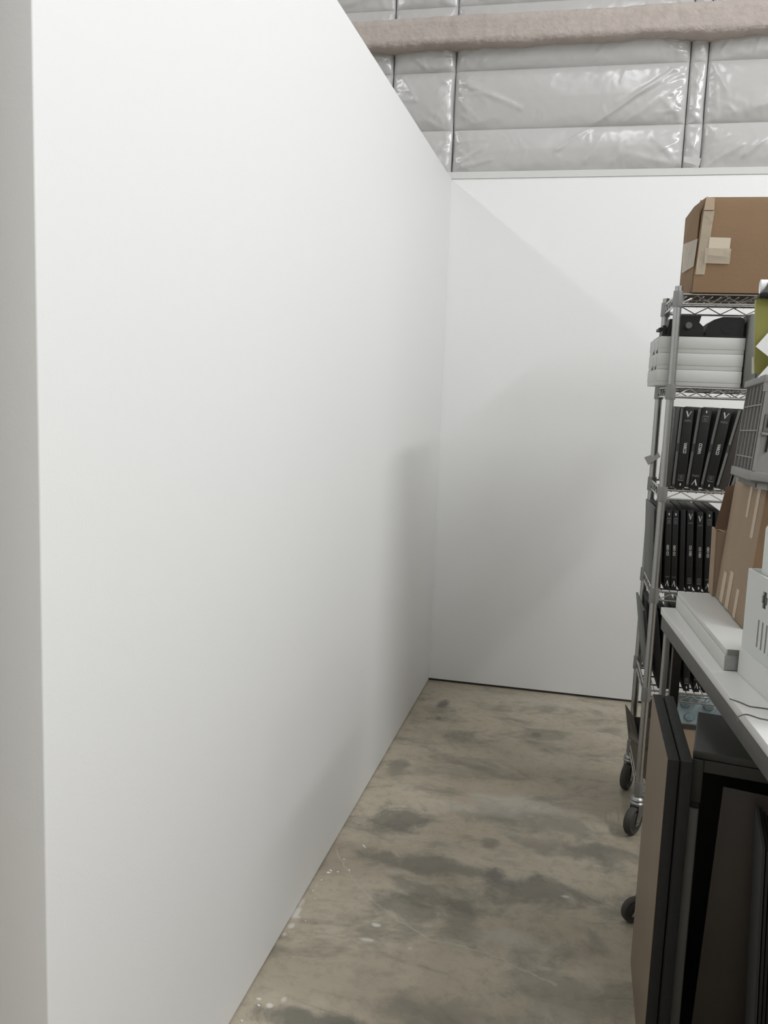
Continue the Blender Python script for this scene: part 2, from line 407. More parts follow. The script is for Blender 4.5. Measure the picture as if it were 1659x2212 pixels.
def shelf_mesh():
    b = MB()
    for x in (0, RL):
        for y in (0, RD):
            b.lathe([(.0130, -.040), (.0158, -.040), (.0168, -.036), (.0160, .010), (.0130, .010)], COLLAR, Matrix.Translation((x, y, 0)), seg=20)
    def truss(p0, p1, n, r1=.0036, r2=.0022):
        p0 = Vector(p0); p1 = Vector(p1)
        b.cyl(p0, p1, r1, CHROME, 8); b.cyl(p0 - Vector((0, 0, .030)), p1 - Vector((0, 0, .030)), r1, CHROME, 8)
        pts = []
        for i in range(n + 1):
            t = i / n; q = p0.lerp(p1, t); q.z -= .004 if i % 2 else .027
            pts.append(q)
        b.tube(pts, r2, CHROME, 6)
    truss((.014, -.004, 0), (RL - .014, -.004, 0), 26)
    truss((.014, RD + .004, 0), (RL - .014, RD + .004, 0), 26)
    truss((-.004, .014, 0), (-.004, RD - .014, 0), 10)
    truss((RL + .004, .014, 0), (RL + .004, RD - .014, 0), 10)
    for y in (.09, .185, .28): b.cyl((.0, y, -.010), (RL, y, -.010), .0028, CHROME, 6)
    n = 44
    for i in range(1, n):
        x = RL * i / n; b.cyl((x, -.003, -.0048), (x, RD + .003, -.0048), .0017, CHROME, 5, caps=False)
    return b
sm = shelf_mesh().build('wire_shelf', rack); sm.location.z = SH[0]
for z in SH[1:]:
    c = sm.copy(); COL.objects.link(c); c.parent = rack; c.location.z = z
def caster(parent, loc, az, wr, stem_top, off, name='caster', hw=.014, forkm=ZINC):
    """swivel caster: stem, bearing cup and fork, wheel as a sub-part; origin on the floor under the stem"""
    b = MB()
    ztop = wr * 2 + .012
    b.cyl((0, 0, ztop + .012), (0, 0, stem_top), .0105, ZINC, 14)
    b.lathe([(.010, ztop + .022), (.021, ztop + .018), (.025, ztop + .010), (.022, ztop + .004), (.026, ztop - .001), (.024, ztop - .009), (.012, ztop - .010)], forkm, seg=22)
    for s_ in (-1, 1):
        y = s_ * (hw + .004)
        poly = [(-.016, ztop - .004), (.016, ztop - .004), (off + .013, wr - .012), (off - .009, wr - .014), (-.018, ztop - .03)]
        b.prism([(px, pz) for px, pz in poly], .0025, forkm, Matrix.Translation((0, y - .00125, 0)))
    b.box((-.018, -hw - .005, ztop - .008), (.018, hw + .005, ztop - .004), forkm)
    b.cyl((off, -hw - .008, wr), (off, hw + .008, wr), .004, ZINC, 8)
    c = b.build(name, parent); c.location = loc; c.rotation_euler.z = az
    w = MB().lathe([(.008, -hw), (wr * .55, -hw), (wr * .62, -hw * .8), (wr * .86, -hw), (wr, -hw * .55), (wr, hw * .55), (wr * .86, hw), (wr * .62, hw * .8), (wr * .55, hw), (.008, hw)], RUBBER, seg=32)
    w = w.build('wheel', c); w.location = (off, 0, wr); w.rotation_euler.x = R(90)
    return c
caster(rack, (0, 0, 0), R(238), .050, .16, .024)
caster(rack, (0, RD, 0), R(248), .050, .16, .024)
caster(rack, (RL, 0, 0), R(20), .050, .16, .024)
caster(rack, (RL, RD, 0), R(60), .050, .16, .024)
# shelf-side label clip sticking out of the rack side
o = MB().sheet([(.207, 3.425, 1.288), (.222, 3.400, 1.262), (.262, 3.39, 1.296), (.255, 3.41, 1.310)], mat('pale_strap', (.40, .38, .35), .6), .002).build('paper_strap')
tag(o, 'short pale strap poking out at the left side of the rack', 'strap')

# ------------------------------------------------------------------ carton on top of the rack
zt = SH[0] + .0052
bc = thing('cardboard_box', 'large brown cardboard carton patched with clear tape on top of the wire rack', 'box', (.291, 3.035, zt), (0, 0, RZR))
H = .296; Wd = .62; Dp = .34
b = MB()
lx = lambda z: .010 * (z / H)          # left face leans a little
def cbx(x, y, z): return (x, y, z)
vsq = [(0, 0, 0), (Wd, 0, 0), (Wd, Dp, 0), (-.004, Dp, 0), (.012, -.001, H - .045), (Wd, -.001, H - .045), (.020, .016, H), (Wd, .016, H), (Wd, Dp, H), (-.002, Dp, H - .004), (-.008, Dp * .55, H * .5), (.004, Dp * .5, H + .002)]
V = [b.bm.verts.new(v) for v in vsq]
mi = b.mi(KRAFT)
for idx in [(0, 1, 5, 4), (4, 5, 7, 6), (1, 2, 8, 7, 5), (0, 3, 2, 1), (2, 3, 9, 8), (0, 4, 10), (0, 10, 3), (3, 10, 9), (10, 4, 6, 11), (10, 11, 9), (6, 7, 8, 9, 11)]:
    b.bm.faces.new([V[i] for i in idx])
b.build('carton_body', bc)
MB().sheet([(-.002, .012, .004), (-.010, Dp * .5, .004), (-.013, Dp * .5, H * .72), (.004, .014, H * .97)], KRAFT, .003).build('flap', bc)
MB().sheet([(.004, -.003, .055), (.032, -.003, .055), (.046, -.004, .250), (.014, -.004, .250)], TAPE, .0006).build('packing_tape', bc)
MB().sheet([(.036, -.0045, .115), (.100, -.0045, .110), (.102, -.0045, .168), (.038, -.0045, .170)], LABELM, .0008).build('label_patch', bc)
b = MB()
b.sheet([(.028, -.0056, .090), (.104, -.0056, .088), (.106, -.0056, .135), (.028, -.0056, .137)], TAPE, .0006)
b.build('packing_tape', bc)
MB().sheet([(-.004, -.003, .08), (-.020, .16, .08), (-.022, .16, .175), (.002, -.004, .165)], TAPE, .0008).build('packing_tape', bc)
MB().sheet([(.014, -.0045, .252), (.045, -.0045, .252), (.046, .012, .292), (.020, .012, .296)], KRAFT2, .001).build('corner_fold', bc)

# ------------------------------------------------------------------ shelf 2: white flat boxes and black gear
z0 = SH[1] + .0052
BW = .262; BH = .0528
labs = ['white flat box at the bottom of the stack of three on the second shelf',
        'white flat box in the middle of the stack of three on the second shelf',
        'white flat box on top of the stack of three, under the black gear']
for k in range(3):
    ox = (.000, .001, .003)[k]
    t = thing('flat_box', labs[k], 'box', rw(-.046 + ox, .0145 + .001 * k, z0 + k * (BH + .0006)), (0, 0, RZR + R((0, .0, .3)[k])), 'white flat boxes stacked on the second shelf')
    MB().box((0, 0, 0), (BW, .335, BH * .90), WHITEBOX, bev=.0015).build('tray', t)
    MB().box((-.0012, -.0012, BH * .26), (BW + .0012, .3362, BH), WHITEBOX, bev=.0015).build('lid', t)
    if k:
        for y in (.06, .17): MB().box((-.0022, y, .004), (-.0013, y + .025, .042), mat('clear_clip', (.45, .45, .44), .3)).box((-.0030, y + .005, .0), (-.0013, y + .020, .010), BLACKPL).build('tape_tab', t, 'small clear tab with dark end')
zb = z0 + 3 * (BH + .0006) + .0006
o = MB().box((0, 0, 0), (.258, .30, .004), BLACKPL, bev=.001).build('thin_black_tray')
o.location = rw(-.040, .016, zb); o.rotation_euler.z = RZR
tag(o, 'thin black sheet between the white boxes and the black gear', 'tray')
zb += .0046
t = thing('equipment_case', 'small black gear case with round knob, left one above the white boxes', 'case', rw(-.025, .02, zb), (0, 0, RZR))
MB().prism([(0, 0), (.112, 0), (.114, .026), (.099, .040), (.104, .062), (.030, .062), (.016, .050), (.006, .050)], .14, BLACKMT).build('case_body', t)
MB().lathe([(.00001, .010), (.010, .010), (.012, .0), (.012, 0)], mat('dim_grey_knob', (.10, .10, .095), .4), Matrix.Translation((.066, -.0, .030)) @ Matrix.Rotation(R(90), 4, 'X')).build('knob', t)
MB().box((-.012, .01, 0), (-.002, .12, .03), BLACKPL).box((-.024, .01, .014), (-.012, .11, .022), BLACKPL).build('bracket', t)
t = thing('equipment_case', 'wide black gear case with chamfered shoulder, right one above the white boxes', 'case', rw(.096, .02, zb), (0, 0, RZR))
MB().prism([(0, 0), (.116, 0), (.116, .052), (.105, .060), (.050, .060), (.022, .050), (.006, .036)], .16, BLACKMT).build('case_body', t)
MB().lathe([(.018, .0012), (.020, .0012), (.020, 0)], BLACKPL, Matrix.Translation((.066, 0, .026)) @ Matrix.Rotation(R(90), 4, 'X')).build('ring', t)
t = thing('metal_case', 'upright grey metal case right of the white boxes on the second shelf', 'case', rw(.222, -.004, z0), (0, 0, RZR))
MB().box((0, 0, 0), (.034, .33, .235), METALSHEET, bev=.006).build('case_shell', t)
MB().box((.0345, .004, .004), (.060, .33, .240), METALSHEET, bev=.004).build('case_lid', t)

# ------------------------------------------------------------------ slim black cases on the rack
TXT = {}
def text_mesh(s, size):
    key = (s, size)
    if key in TXT: return TXT[key]
    cu = bpy.data.curves.new('t', 'FONT'); cu.body = s; cu.size = size; cu.align_x = 'CENTER'; cu.align_y = 'CENTER'; cu.offset = size * .025
    o = bpy.data.objects.new('t', cu); COL.objects.link(o)
    bpy.context.view_layer.update()
    me = bpy.data.meshes.new_from_object(o.evaluated_get(bpy.context.evaluated_depsgraph_get()))
    bpy.data.objects.remove(o); TXT[key] = me
    return me
def add_text(b, s, size, M, m):
    me = text_mesh(s, size); n0 = len(b.bm.verts); f0 = len(b.bm.faces)
    b.bm.from_mesh(me); b.bm.verts.ensure_lookup_table(); b.bm.faces.ensure_lookup_table()
    vs = b.bm.verts[n0:]; mi = b.mi(m)
    for f in b.bm.faces[f0:]: f.material_index = mi
    bmesh.ops.transform(b.bm, matrix=M, verts=vs)
SLABH, SLABD = .266, .335
def spine_print(parent, w, word, up):
    """marks on the spine; V mark at the top when up, the whole print turned over when not"""
    y = -.0075; k = w / .031; h = parent['h']
    F = Matrix.Rotation(R(90), 4, 'X')                       # XY -> XZ, faces -Y
    def put(b, name):
        o = b.build(name, parent)
        if not up: o.rotation_euler = (0, R(180), 0); o.location = (0, 0, h)
    b = MB(); zc = h - .024; T = Matrix.Translation((0, y, 0))
    b.prism([(-.0090 * k, zc + .011), (-.0050 * k, zc + .012), (.0010 * k, zc - .003), (-.0012 * k, zc - .0095)], .0004, PRINT, T)
    b.prism([(-.0012 * k, zc - .0095), (.0010 * k, zc - .0030), (.0074 * k, zc + .011), (.0098 * k, zc + .0105)], .0004, PRINT, T)
    put(b, 'v_mark')
    b = MB(); add_text(b, 'A2PG', .0095 * k, Matrix.Translation((0, y, h - .0445)) @ F, PRINTDIM); put(b, 'small_print')
    sz = .0140 if len(word) < 6 else .0125
    b = MB(); add_text(b, word, sz * (1 if k > .8 else .80), Matrix.Translation((.001, y, h * .5)) @ F @ Matrix.Rotation(R(-90), 4, 'Z') @ Matrix.Diagonal((.74 if len(word) < 6 else .95, 1, 1, 1)), PRINT); put(b, 'spine_word')
    b = MB(); zc = .036; q = .0092 * k
    for lo, hi in (((-q, zc - .010), (-q + .0009, zc + .010)), ((q - .0009, zc - .010), (q, zc + .010)), ((-q, zc + .0090), (q, zc + .010)), ((-q, zc - .0100), (q, zc - .0070))):
        b.box((lo[0], y, lo[1]), (hi[0], y + .0004, hi[1]), PRINTDIM)
    for dz in (.005, .001, -.003): b.box((-q * .55, y, zc + dz), (q * .55, y + .0004, zc + dz + .0018), PRINTDIM)
    put(b, 'notice_stamp')
    b = MB(); b.prism([(-.0024, .014), (0, .0185), (.0024, .014), (.0018, .0105), (0, .0085), (-.0018, .0105)][::-1], .0004, PRINT, T); put(b, 'drop_mark')
def slab(label, loc, lean, w, word=None, up=True, yaw=0.0, back=False, wide=True, group='slim black cases', h=.268, d=.335):
    shm = GREYSHELL if (wide or label.startswith('grey')) else BLACKMT
    """slim case standing on its narrow edge; origin at the middle of the spine's foot"""
    t = thing('slim_case', label, 'case', loc, (0, lean, RZR + yaw), group)
    t['h'] = h; L0 = w / 2 + (.0105 if wide and back != 'grey' else .0010)
    b = MB(); b.box((-L0 if wide else -w / 2 - .001, 0.004, .001), (w / 2 + (.0025 if wide else .001), d, h - .001), shm, bev=.002)
    b.build('shell', t)
    e = GREYEDGE if wide else BLACKPL
    x0, x1 = (-L0 + .0006, -w / 2 - .0022) if wide and back != 'grey' else (-w / 2 - .0008, -w / 2 + .0022)
    for z0_, z1_ in ((.012, h * .45), (h * .55, h - .006)):
        MB().box((x0, .0005, z0_), (x1, .0040, z1_), e).build('closing_strip', t)
    if back == 'grey':
        MB().box((-w / 2, -.003, .001), (w / 2 + .002, .0045, h - .001), GREYSHELL, bev=.001).build('spine', t)
    elif back:
        MB().box((-w / 2 + .0002, -.003, .001), (w / 2, .0045, h - .001), mat('dark_brown_case_back', (.040, .033, .030), .5), bev=.001).build('spine', t)
        MB().box((w / 2 + .0002, -.003, .001), (w / 2 + .0020, .0045, h - .001), GREYEDGE).build('edge_bead', t)
    else:
        MB().box((-w / 2, -.0070, .0), (w / 2, .0045, h), BLACKMT, bev=.0012).build('spine', t)
        if word: spine_print(t, w, word, up)
    del t['h']
    return t
zA = SH[2] + .0052 + .0012
g1 = 'slim black cases on the third shelf'
row1 = [(.2695, 2.0, .0120, None, True, 'grey', 'plain-backed slim case next to the rack post, first on the third shelf'),
        (.3045, 1.9, .0290, 'VARCO', True, False, 'slim black case with upright V mark, nearest the post on the third shelf'),
        (.3480, 4.6, .0300, 'VARCO', False, False, 'slim black case turned upside down with V mark at its foot, on the third shelf'),
        (.3940, 8.0, .0300, 'VARCO', True, False, 'slim black case leaning right with upright V mark, beside the leaning plain cases'),
        (.4400, 10.9, .0260, None, True, True, 'plain dark slim case with light edge, leaning right behind the grey crate'),
        (.4850, 13.4, .0260, None, True, True, 'plain dark slim case leaning furthest right on the third shelf')]
for x, a, w, word, up, back, lab in row1:
    slab(lab, (x, RY + (.010 if x > .28 else .020) + (x - RX) * math.tan(RZR), zA + math.sin(R(a)) * w * .5), R(a), w, word, up, 0, back, True, g1, d=.26 if x < .28 else .335)
zB = SH[3] + .0052 + .0012
g2 = 'slim black cases on the fourth shelf'
row2 = [(.2630, -2.2, .0125, None, True, 0.0, True, 'unmarked black slim case tight beside the post on the fourth shelf'),
        (.2905, -2.8, .0185, 'CO OSD', False, 0.0, False, 'thin black case with drop mark at top, first lettered one on the fourth shelf'),
        (.3120, -2.8, .0185, 'CO OSD', False, 0.0, False, 'thin black case with drop mark at top, second lettered one on the fourth shelf'),
        (.3375, -3.2, .0150, None, True, 0.0, False, 'unlettered thin black case between the two pairs of lettered cases'),
        (.3620, -3.5, .0195, 'CO OSD', True, 0.0, False, 'left one of the two thin black cases with V mark at top, fourth shelf'),
        (.3920, -3.4, .0195, 'CO OSD', True, 0.0, False, 'right one of the two thin black cases with V mark at top, fourth shelf'),
        (.4200, -3.2, .0195, 'CO OSD', False, 0.0, False, 'thin black case half hidden behind the open carton on the fourth shelf'),
        (.4480, -3.2, .0195, None, True, 0.0, False, 'thin black case mostly hidden behind the carton flap on the fourth shelf')]
for x, a, w, word, up, yaw, back, lab in row2:
    slab(lab, (x, RY + (.010 if x > .28 else .020) + (x - RX) * math.tan(RZR), zB + abs(math.sin(R(a))) * w * .5), R(a), w, word, up, R(yaw), back, False, g2, h=.272 + .003 * math.sin(x * 300))
slab('grey slim case, broad face to the aisle, left end of fourth shelf', (.2490, RY + .050, zB + .0008), R(-2.6), .0060, None, True, R(1.0), True, False, g2, h=.270, d=.275)
zC = SH[4] + .0052 + .0012
g3 = 'slim black cases on the fifth shelf'
row3 = [(.2960, -8.0, .0185, None, True, 'black slim case leaning left behind the rack post on the fifth shelf'),
        (.3220, -7.0, .0185, None, True, 'black slim case seen just left of the bench leg on the fifth shelf'),
        (.3480, -3.0, .0195, 'CO OSD', True, 'black slim case with drop mark at foot, seen first under the bench top'),
        (.3810, -3.0, .0195, 'CO OSD', True, 'black slim case with drop mark at foot, seen second under the bench top'),
        (.4130, -3.0, .0195, 'CO OSD', False, 'black slim case with V mark at foot seen under the bench top'),
        (.4430, -3.0, .0195, None, True, 'black slim case hidden mostly by the bench frame on the fifth shelf')]
for x, a, w, word, up, lab in row3:
    slab(lab, (x, RY + .010 + (x - RX) * math.tan(RZR), zC + abs(math.sin(R(a))) * w * .5), R(a), w, word, up, 0, False, False, g3)
slab('grey slim case leaning left, broad face to the aisle, fifth shelf', (.2640, RY + .045, zC + .0015), R(-8.5), .0060, None, True, R(.4), True, False, g3, h=.262, d=.29)

# ------------------------------------------------------------------ bottom shelf
z6 = SH[5] + .0052
t = thing('open_carton', 'dark open cardboard box with splayed flaps on the bottom shelf of the rack', 'box', rw(-.006, .035, z6), (0, 0, RZR))
bw, bd, bh = .36, .30, .115
for nm, lo, hi in (('carton_wall', (0, 0, 0), (bw, .004, bh)), ('carton_wall', (0, bd - .004, 0), (bw, bd, bh)), ('carton_wall', (0, .004, 0), (.004, bd - .004, bh)), ('carton_wall', (bw - .004, .004, 0), (bw, bd - .004, bh)), ('carton_floor', (.004, .004, 0), (bw - .004, bd - .004, .004))):
    MB().box(lo, hi, KRAFTG).build(nm, t)
MB().sheet([(0, .01, bh), (0, bd - .01, bh), (-.030, bd + .02, bh + .035), (-.036, .02, bh + .020)], KRAFTG, .004).build('flap', t)
MB().sheet([(.03, bd, bh), (bw - .01, bd, bh), (bw - .02, bd + .035, bh + .075), (.03, bd + .03, bh + .080)], KRAFTG, .004).build('flap', t)
MB().sheet([(.01, 0, bh), (bw - .01, 0, bh), (bw - .02, -.006, bh + .05), (.02, -.006, bh + .045)], KRAFTG, .004).build('flap', t)
o = MB().box((0, 0, 0), (.13, .17, .085), BLACKMT, bev=.006).build('black_device'); o.location = rw(.03, .08, z6 + .0045); o.rotation_euler.z = RZR
tag(o, 'black boxy device lying inside the dark open carton', 'device')
o = MB().sheet([(0, 0, 0), (.085, .02, .004), (.075, .15, .05), (-.01, .13, .046)], KRAFTG, .003).build('cardboard_scrap'); o.location = rw(.03, .06, z6 + .1165); o.rotation_euler.z = RZR
tag(o, 'torn cardboard scrap on top of the open carton on the bottom shelf', 'cardboard')
# plain carton with moulded panel leaning on it
o = MB().box((0, 0, 0), (.34, .012, .20), KRAFT2, bev=.001).build('cardboard_sheet'); o.location = rw(.10, .012, z6 + .001); o.rotation_euler.z = RZR; 
tag(o, 'plain cardboard sheet below the blue-grey moulded panel on the bottom shelf', 'cardboard')
t = thing('moulded_panel', 'blue-grey moulded plastic panel with round caps below the black cases', 'panel', rw(.095, .0, z6 + .226), (R(-20), 0, RZR + R(0)))
MB().box((0, 0, 0), (.28, .02, .100), BLUEGREY, bev=.006).build('panel_body', t)
MB().box((-.002, -.004, .094), (.282, .024, .104), WHITEPL, bev=.002).build('rim', t, 'pale rim along the top')
for k, (x, z) in enumerate([(.040, .068), (.053, .026), (.115, .066), (.125, .024), (.19, .066), (.20, .024)]):
    MB().lathe([(.0175, 0), (.0170, .004), (.0150, .0075), (.00001, .009)], BLUEGREYD, Matrix.Translation((x, 0, z)) @ Matrix.Rotation(R(90), 4, 'X') @ Matrix.Rotation(0, 4, 'Z') @ Matrix.Diagonal((1, .8, 1, 1))).build('round_cap', t)

# ------------------------------------------------------------------ work bench
TZ = .92; BX, BY = .2325, 2.566
TC = Vector((BX, BY, 0))         # back-left corner
TM = Matrix.Translation(TC) @ Matrix.Rotation(R(5.9), 4, 'Z')
def tw(x, y, z): return tuple(TM @ Vector((x, y, z)))
TL, TWd = 1.85, .78                   # runs towards the viewer, and to the right
bench = thing('work_bench', 'white-topped workbench on a grey steel frame with casters', 'workbench', tuple(TC), (0, 0, R(5.9)))
MB().box((0, -TL, TZ - .020), (TWd, 0, TZ), LAMINATE, bev=.0012).build('bench_top', bench)
fr = MB()
fr.box((.003, -TL + .004, TZ - .062), (.033, -.004, TZ - .0205), GREYSTEEL, bev=.001)
fr.box((TWd - .033, -TL + .004, TZ - .062), (TWd - .003, -.004, TZ - .0205), GREYSTEEL, bev=.001)
fr.box((.0335, -.034, TZ - .062), (TWd - .0335, -.004, TZ - .0205), GREYSTEEL, bev=.001)
fr.box((.0335, -TL + .004, TZ - .062), (TWd - .0335, -TL + .034, TZ - .0205), GREYSTEEL, bev=.001)
fr.build('frame', bench)
for x in (.004, TWd - .022):
    for y in (-.075, -TL + .02):
        MB().box((x, y, .095), (x + .013, y + .030, TZ - .063), PALELEG, bev=.001).build('leg', bench)
        caster(bench, (x + .006, y + .015, 0), R(205) if x < .1 else R(-20), .038, .096, .036, hw=.011, forkm=mat('grey_caster_fork', (.36, .36, .34), .5, .1))

# boards parked under the bench
tb = 'hardboard panels standing under the bench'
for k, (x0, lab) in enumerate([(.2075, 'brown-faced board with charcoal edges standing at the aisle side under the bench'),
                               (.2350, 'charcoal-edged board standing tight behind the brown-faced one under the bench')]):
    t = thing('edged_board', lab, 'board', (x0, 1.868 + k * .0, 0.0005), (0, 0, R(.4)), tb)
    MB().box((0, 0.0, 0), (.0010, .427, .751), BROWNBOARD if k == 0 else CHARCOAL).build('board_face', t)
    MB().box((.0012, 0, 0), (.0245, .427, .752 - .001), CHARCOAL, bev=.0015).build('board_core', t)
o = MB().box((0, 0, 0), (.022, .04, .850), mat('near_black_board', (.018, .013, .011), .5)).build('black_plank'); o.location = (.256, 2.38, .0005)
tag(o, 'near-black upright plank behind the bench leg under the frame', 'plank')

# grey metal cabinet under the bench
cz = .765
t = thing('metal_cabinet', 'open-fronted dark grey metal cabinet standing under the workbench', 'cabinet', (.262, 1.905, .0), (0, 0, -R(8.5)))
CW, CD = .50, .255
MB().box((0, 0, cz - .018), (CW, CD, cz), CASEGREY, bev=.003).build('top_panel', t)
MB().box((0, .012, .02), (.006, CD, cz - .0185), CASEGREY).build('side_panel', t)
MB().box((CW - .006, .012, .02), (CW, CD, cz - .0185), CASEGREY).build('side_panel', t)
MB().box((.0065, CD - .006, .02), (CW - .0065, CD, cz - .0185), BLACKMT).build('back_panel', t)
MB().box((0, 0, 0), (CW, CD, .0195), CASEGREY).build('bottom_panel', t)
p = MB(); p.box((0, -.002, cz - .115), (.024, .011, cz - .019), CASEGREY, bev=.002); p.build('front_post', t)
MB().box((-.002, -.006, .0), (.022, .010, cz - .128), CASELIGHT, bev=.003).build('front_post', t, 'worn lighter grey lower post')
MB().box((.001, .0, cz - .1275), (.021, .009, cz - .1155), BLACKPL).build('slot', t)
MB().box((.0245, .0, cz - .045), (CW, .011, cz - .0185), CASEGREY).build('front_rail', t)
t = thing('glossy_panel', 'large dark brown glossy panel leaning inside the metal cabinet', 'panel', (.306, 1.905, .020), (R(-2), R(2.0), R(-8)))
MB().box((0, .012, 0), (.15, .018, .66), DARKGLOSS, bev=.001).build('panel_face', t)
MB().box((.01, .020, .0), (.15, .026, .64), BLACKMT).build('panel_backing', t)
for k in range(4):
    o = MB().box((0, 0, 0), (.005, .19, .69 - .01 * k), mat('black_thin_board', (.035, .036, .037), .6)).build('thin_board')
    o.location = (.395 + .0085 * k, 1.655 + .006 * k, .0005); o.rotation_euler = (0, R(-2.6), R(-6))
    tag(o, 'thin black board on edge, %s in the row right of the brown glossy panel' % ('first', 'second', 'third', 'fourth')[k], 'board', 'thin black boards on edge under the bench')
t = thing('wooden_frame', 'pale wooden frame standing at the far right under the bench', 'frame', (.455, 1.50, .0005), (0, R(-2), R(-4)))
MB().box((0, 0, 0), (.010, .30, .80), PLY, bev=.001).build('frame_side', t)
MB().box((.0105, .29, .0), (.20, .30, .78), KRAFT).build('frame_panel', t)
o = MB().box((0, 0, 0), (.012, .02, .60), PLY, bev=.001).build('wood_strip'); o.location = (.392, 1.60, .0005); o.rotation_euler = (0, R(.6), 0)
tag(o, 'narrow pale wooden strip upright at the lower right edge under the bench', 'strip')

# ------------------------------------------------------------------ on the bench
def on(x, y): return Vector((x, y, TZ + .0006))
bx = thing('long_white_plank', 'long white slab lying along the back of the bench, lower of two', 'slab', (.2720, 2.568, TZ + .0006), (0, 0, R(4.9)), 'white slabs stacked on the bench')
MB().box((0, -.575, 0), (.118, 0, .034), mat('white_slab', (.60, .60, .57), .5, vary=.05), bev=.0015).build('slab_body', bx)
MB().box((.002, -.5775, .002), (.045, -.5755, .032), mat('silver_end', (.36, .36, .35), .35, .4, vary=.35, vscale=40)).build('end_patch', bx, 'scuffed silvery end')
bx = thing('long_white_plank', 'thin white slab lying on top of the thicker one on the bench', 'slab', (.2740, 2.568, TZ + .0352), (0, 0, R(4.9)), 'white slabs stacked on the bench')
MB().box((0, -.575, 0), (.118, 0, .013), MATS['white_slab'], bev=.001).build('slab_body', bx)
MB().box((.004, -.5775, .0006), (.045, -.5755, .0125), mat('grey_lining', (.22, .225, .19), .6)).build('end_patch', bx, 'grey-green end')
zS = TZ + .0490

# tilted cartons and crate
CT = thing('cardboard_carton', 'tall buff cardboard carton with taped seams standing on the white slabs', 'box', (.3850, 2.189, zS + .0018), (0, R(4.4), R(2.5)))
cw, cd, ch = .34, .345, .335
MB().box((0, 0, 0), (cw, cd, ch), KRAFT2, bev=.002).build('carton_body', CT)
MB().box((.001, -.0012, .002), (cw - .001, -.0004, ch - .002), KRAFT).build('end_panel', CT)
for y0, y1, z0_, z1_ in [(.045, .075, .21, .33), (.13, .155, .25, .33), (.245, .285, .0, .085), (.17, .21, .0, .10), (.08, .11, -.0, .075)]:
    MB().box((-.0012, y0, max(z0_, .002)), (-.0003, y1, z1_), TAPEB).build('paper_tape', CT)
OC = thing('open_carton', 'smaller open cardboard box with a raised dark flap behind the buff carton', 'box', (.362, 2.5395, zS + .001), (0, R(-1.5), R(2.5)))
MB().box((0, 0, 0), (.004, .062, .185), KRAFT2).build('carton_wall', OC)
MB().box((.0045, .0, 0), (.30, .004, .180), KRAFT2).build('carton_wall', OC)
MB().box((.0045, .058, 0), (.30, .062, .180), KRAFT2).build('carton_wall', OC)
MB().box((.296, .0045, 0), (.30, .0575, .180), KRAFT2).build('carton_wall', OC)
MB().sheet([(-.002, .006, .186), (.07, .006, .186), (.07, .010, .318), (.021, .010, .303)], KRAFTD, .003).build('flap', OC, 'dark inner side of a raised flap')
MB().sheet([(.0, .010, .186), (.0, .05, .186), (.045, .045, .170), (.05, .010, .170)], KRAFT2, .003).build('flap', OC)

CR = thing('folding_crate', 'grey plastic folding crate with ribbed sides on the buff carton', 'crate', (.360, 2.150, 1.3160), (R(-2.0), R(4.4), R(-1.3)))
gw, gd, gh = .36, .30, .235
b = MB()
b.box((0, 0, .012), (gw, .010, .034), CRATEG, bev=.002).box((0, gd - .010, .012), (gw, gd, .034), CRATEG, bev=.002).box((0, .010, .012), (.010, gd - .010, .034), CRATEG, bev=.002).box((gw - .010, .010, .012), (gw, gd - .010, .034), CRATEG, bev=.002)
b.box((.008, .008, .008), (gw - .008, gd - .008, .014), CRATED)
b.build('base_rim', CR)
b = MB()
for i in range(12): b.box((.02 + i * .027, .014, -.004), (.024 + i * .027, gd - .014, .0075), CRATED)
b.box((.02, .014, -.006), (.325, .018, .0075), CRATEG).build('base_ribs', CR)
def crate_side(L_, nm, mir=False):
    b = MB()
    b.box((.004, 0, .0345), (.008, L_, gh), CRATED)
    for k in range(6):
        y = k * (L_ - .008) / 5; b.box((-.002 if k in (0, 5) else .0, y, .0345), (.0045, y + (.008 if k in (0, 5) else .004), gh), CRATEG)
    for z in (.062, .125, .185): b.box((-.001, 0, z), (.0045, L_, z + .003), CRATEG)
    return b
b = crate_side(gd - .02, 's'); s1 = b.build('side_panel', CR); s1.location = (.006, .010, 0)
b = crate_side(gd - .02, 's'); s2 = b.build('side_panel', CR); s2.location = (gw - .006, gd - .010, 0); s2.rotation_euler.z = R(180)
b = MB()
b.box((.008, .002, .0345), (gw - .008, .006, gh - .02), CRATEG)
for x in (.0, .045, .30, .345): b.box((x + .006, -.001, .0345), (x + .012, .0025, gh - .02), CRATEG)
b.box((.014, -.003, .125), (.070, .0015, .165), CRATED).box((.020, -.004, .135), (.045, -.002, .158), BLACKPL).box((.012, -.005, .118), (.075, .0015, .124), CRATEG).box((.026, -.0025, .080), (.030, .002, .118), BLACKPL)
b.cyl((.036, -.006, .128), (.036, -.001, .128), .003, CHROME, 8)
b.build('end_panel', CR)
b = MB(); b.box((.008, gd - .006, .0345), (gw - .008, gd - .002, gh - .02), CRATEG); b.build('end_panel', CR)
b = MB()
b.box((-.002, 0, gh + .0005), (.010, gd, gh + .018), CRATEG, bev=.002).box((gw - .010, 0, gh + .0005), (gw + .002, gd, gh + .018), CRATEG, bev=.002)
b.prism([(0, gh - .0195), (gw, gh - .0195), (gw, gh + .018), (.10, gh + .018), (.07, gh - .004), (.03, gh - .004), (.02, gh + .018), (0, gh + .018)], .004, CRATEG, Matrix.Translation((0, .001, 0)))
b.build('top_rim', CR)
